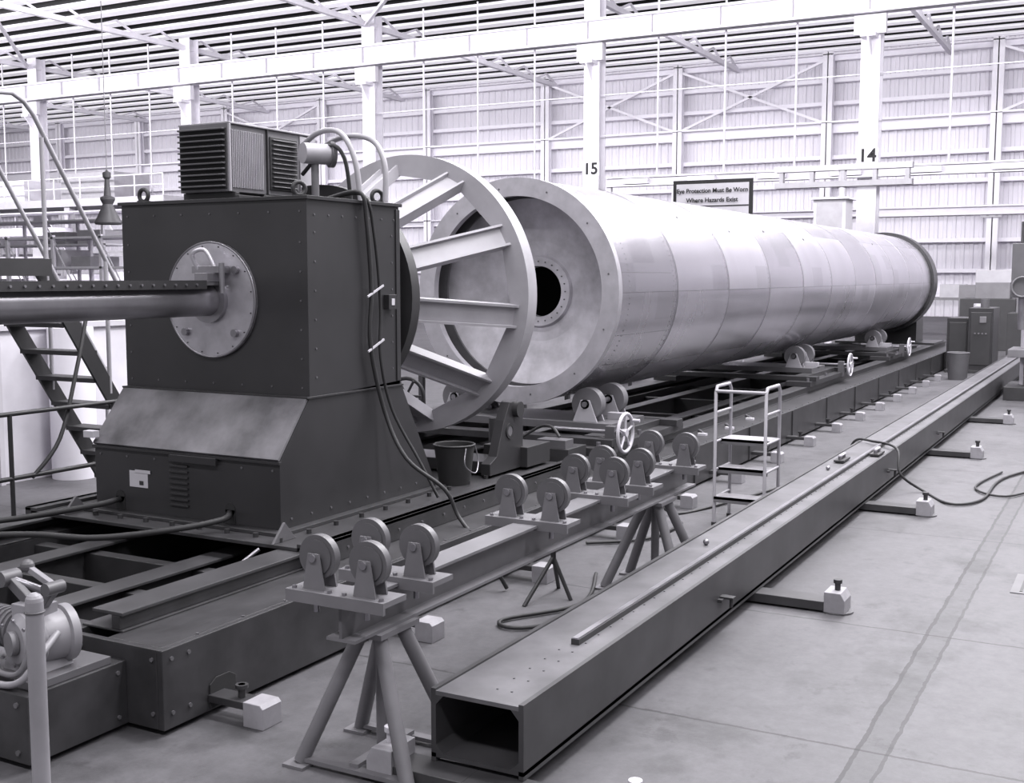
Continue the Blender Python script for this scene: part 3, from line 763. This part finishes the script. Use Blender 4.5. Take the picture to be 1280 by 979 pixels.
b = B('machine_tool_group')
b.box(34, 35.5, 2.2, 3.2, 0, 1.3, dark); b.box(34.2, 35.2, 2.3, 3.0, 1.3, 1.9, grey); b.box(38.5, 40, 3.4, 5.0, 0, 1.6, dark); b.box(38.8, 39.6, 3.6, 4.6, 1.6, 2.1, grey)
b.cyl((36.0, 4.1, 0), (36.0, 4.1, 1.5), .2, offw, 20)
b.box(42, 43, 2.5, 5.5, 0, 2.0, grey); b.box(42.1, 42.9, 3.0, 5.0, 2.0, 2.5, lgrey)
b.cyl((41, 2.4, 0), (41, 2.4, 3.2), .1, mid, 12); b.box(40.7, 41.3, 2.2, 2.9, 2.6, 3.0, mid)
b.done(bevel=.01)
b = B('parts_bins')
for i in range(8): b.box(46, 46.6, 1+i*1.2, 1.9+i*1.2, 1.5, 1.5+random.uniform(.4, 1.0), random.choice([lgrey, offw, mid]))
b.box(45.8, 46.8, .5, 11, 1.4, 1.5, grey)
for i in range(5): b.box(45.9, 46.7, .6+i*2.5, .7+i*2.5, 0, 1.4, grey)
b.done()
b = B('wall_crane_girder')
b.box(60, 60.5, 4, 12.5, 5.3, 5.6, white); b.box(59.8, 60.7, 4, 12.5, 5.6, 5.68, white); b.box(59.8, 60.7, 4, 12.5, 5.22, 5.3, white)
b.box(59.7, 60.9, 4, 4.3, 0, 5.3, offw); b.box(59.9, 60.7, 12.2, 12.5, 0, 5.3, offw)
b.done()

# ---------------------------------------------------------------- floor cables
def cable(name, pts, r=.018):
    b = B(name); b.pipe(pts, r, rubber, 8); b.done()
cable('floor_cable', [(10.6, 4.15, .3), (10.4, 3.9, .03), (11.2, 3.6, .02), (12.6, 3.3, .02), (13.3, 2.95, .1), (13.4, 2.82, .42), (13.3, 2.6, .45), (12.9, 2.26, .44), (12.7, 2.18, .2), (12.8, 1.95, .02), (12.2, 1.6, .02), (12.6, 1.35, .02), (14, 1.3, .02), (15.5, .9, .02), (18, .7, .02)], .014)
cable('floor_cable', [(14.5, 1.35, .02), (13.3, 1.5, .02), (12.9, 1.15, .02), (13.8, .7, .02), (12.4, .3, .02), (11.4, .5, .02), (12.5, -.2, .02)], .012)
cable('floor_cable', [(8.0, 3.6, .02), (7.2, 3.35, .02), (6.6, 3.65, .02), (6.5, 3.45, .02), (7.0, 3.15, .02), (8.0, 2.95, .02), (8.8, 2.95, .02)], .014)
cable('floor_cable', [(8.9, 4.1, .02), (9.3, 3.7, .02), (10.0, 3.65, .02), (10.1, 3.75, .02)], .014)
b = B('floor_drain_cover'); b.box(9.0, 9.6, .35, .75, 0, .006, mid)
for i in range(5): b.box(9.05, 9.55, .39+i*.07, .41+i*.07, .006, .009, dark)
b.done()

# ---------------------------------------------------------------- lights
def area(loc, sx, sy, e, rot=(0,0,0), col=(1,.985,1.02)):
    l = bpy.data.lights.new('unseen_area_light', 'AREA'); l.shape = 'RECTANGLE'; l.size = sx; l.size_y = sy; l.energy = e; l.color = col
    o = bpy.data.objects.new('unseen_area_light', l); o.location = loc; o.rotation_euler = rot; bpy.context.scene.collection.objects.link(o)
for X in (-3, 7, 17, 27):
    for Y, e in ((-6, 1000), (4, 900), (14, 700)):
        area((X, Y, 11.5), 1.2, 8, e)
area((20, 1, 12.5), 26, 4, 4800)  # broad unseen light added for the highlight along the tube
for Y in (0, 20, 40, 60): area((30, Y, 13.0), 3, 14, 4000, (0, math.radians(-84), 0))  # unseen lights added to brighten the back wall, turned to face it
for Y in (0, 25, 50, 75): area((55, Y, 14.2), 2, 22, 1100, (0, math.radians(-60), 0))  # added one-sided lights for the back wall alone; no fixtures here
w = bpy.data.worlds.new('world'); bpy.context.scene.world = w; w.use_nodes = True
w.node_tree.nodes['Background'].inputs[0].default_value = (.96, .945, 1.0, 1); w.node_tree.nodes['Background'].inputs[1].default_value = .44

# ---------------------------------------------------------------- camera
cam = bpy.data.cameras.new('camera'); co = bpy.data.objects.new('camera', cam); bpy.context.scene.collection.objects.link(co)
cam.sensor_width = 36; cam.lens = 1450/1280*36; cam.clip_end = 500
th = math.radians(28.46); ph = math.radians(5.69)
F = Vector((math.cos(th)*math.cos(ph), math.sin(th)*math.cos(ph), -math.sin(ph))); Rr = Vector((math.sin(th), -math.cos(th), 0)); U = Rr.cross(F)
co.matrix_world = Matrix(((Rr.x, U.x, -F.x, 0), (Rr.y, U.y, -F.y, 0), (Rr.z, U.z, -F.z, 2.3), (0, 0, 0, 1)))
bpy.context.scene.camera = co
bpy.context.scene.view_settings.view_transform = 'Standard'
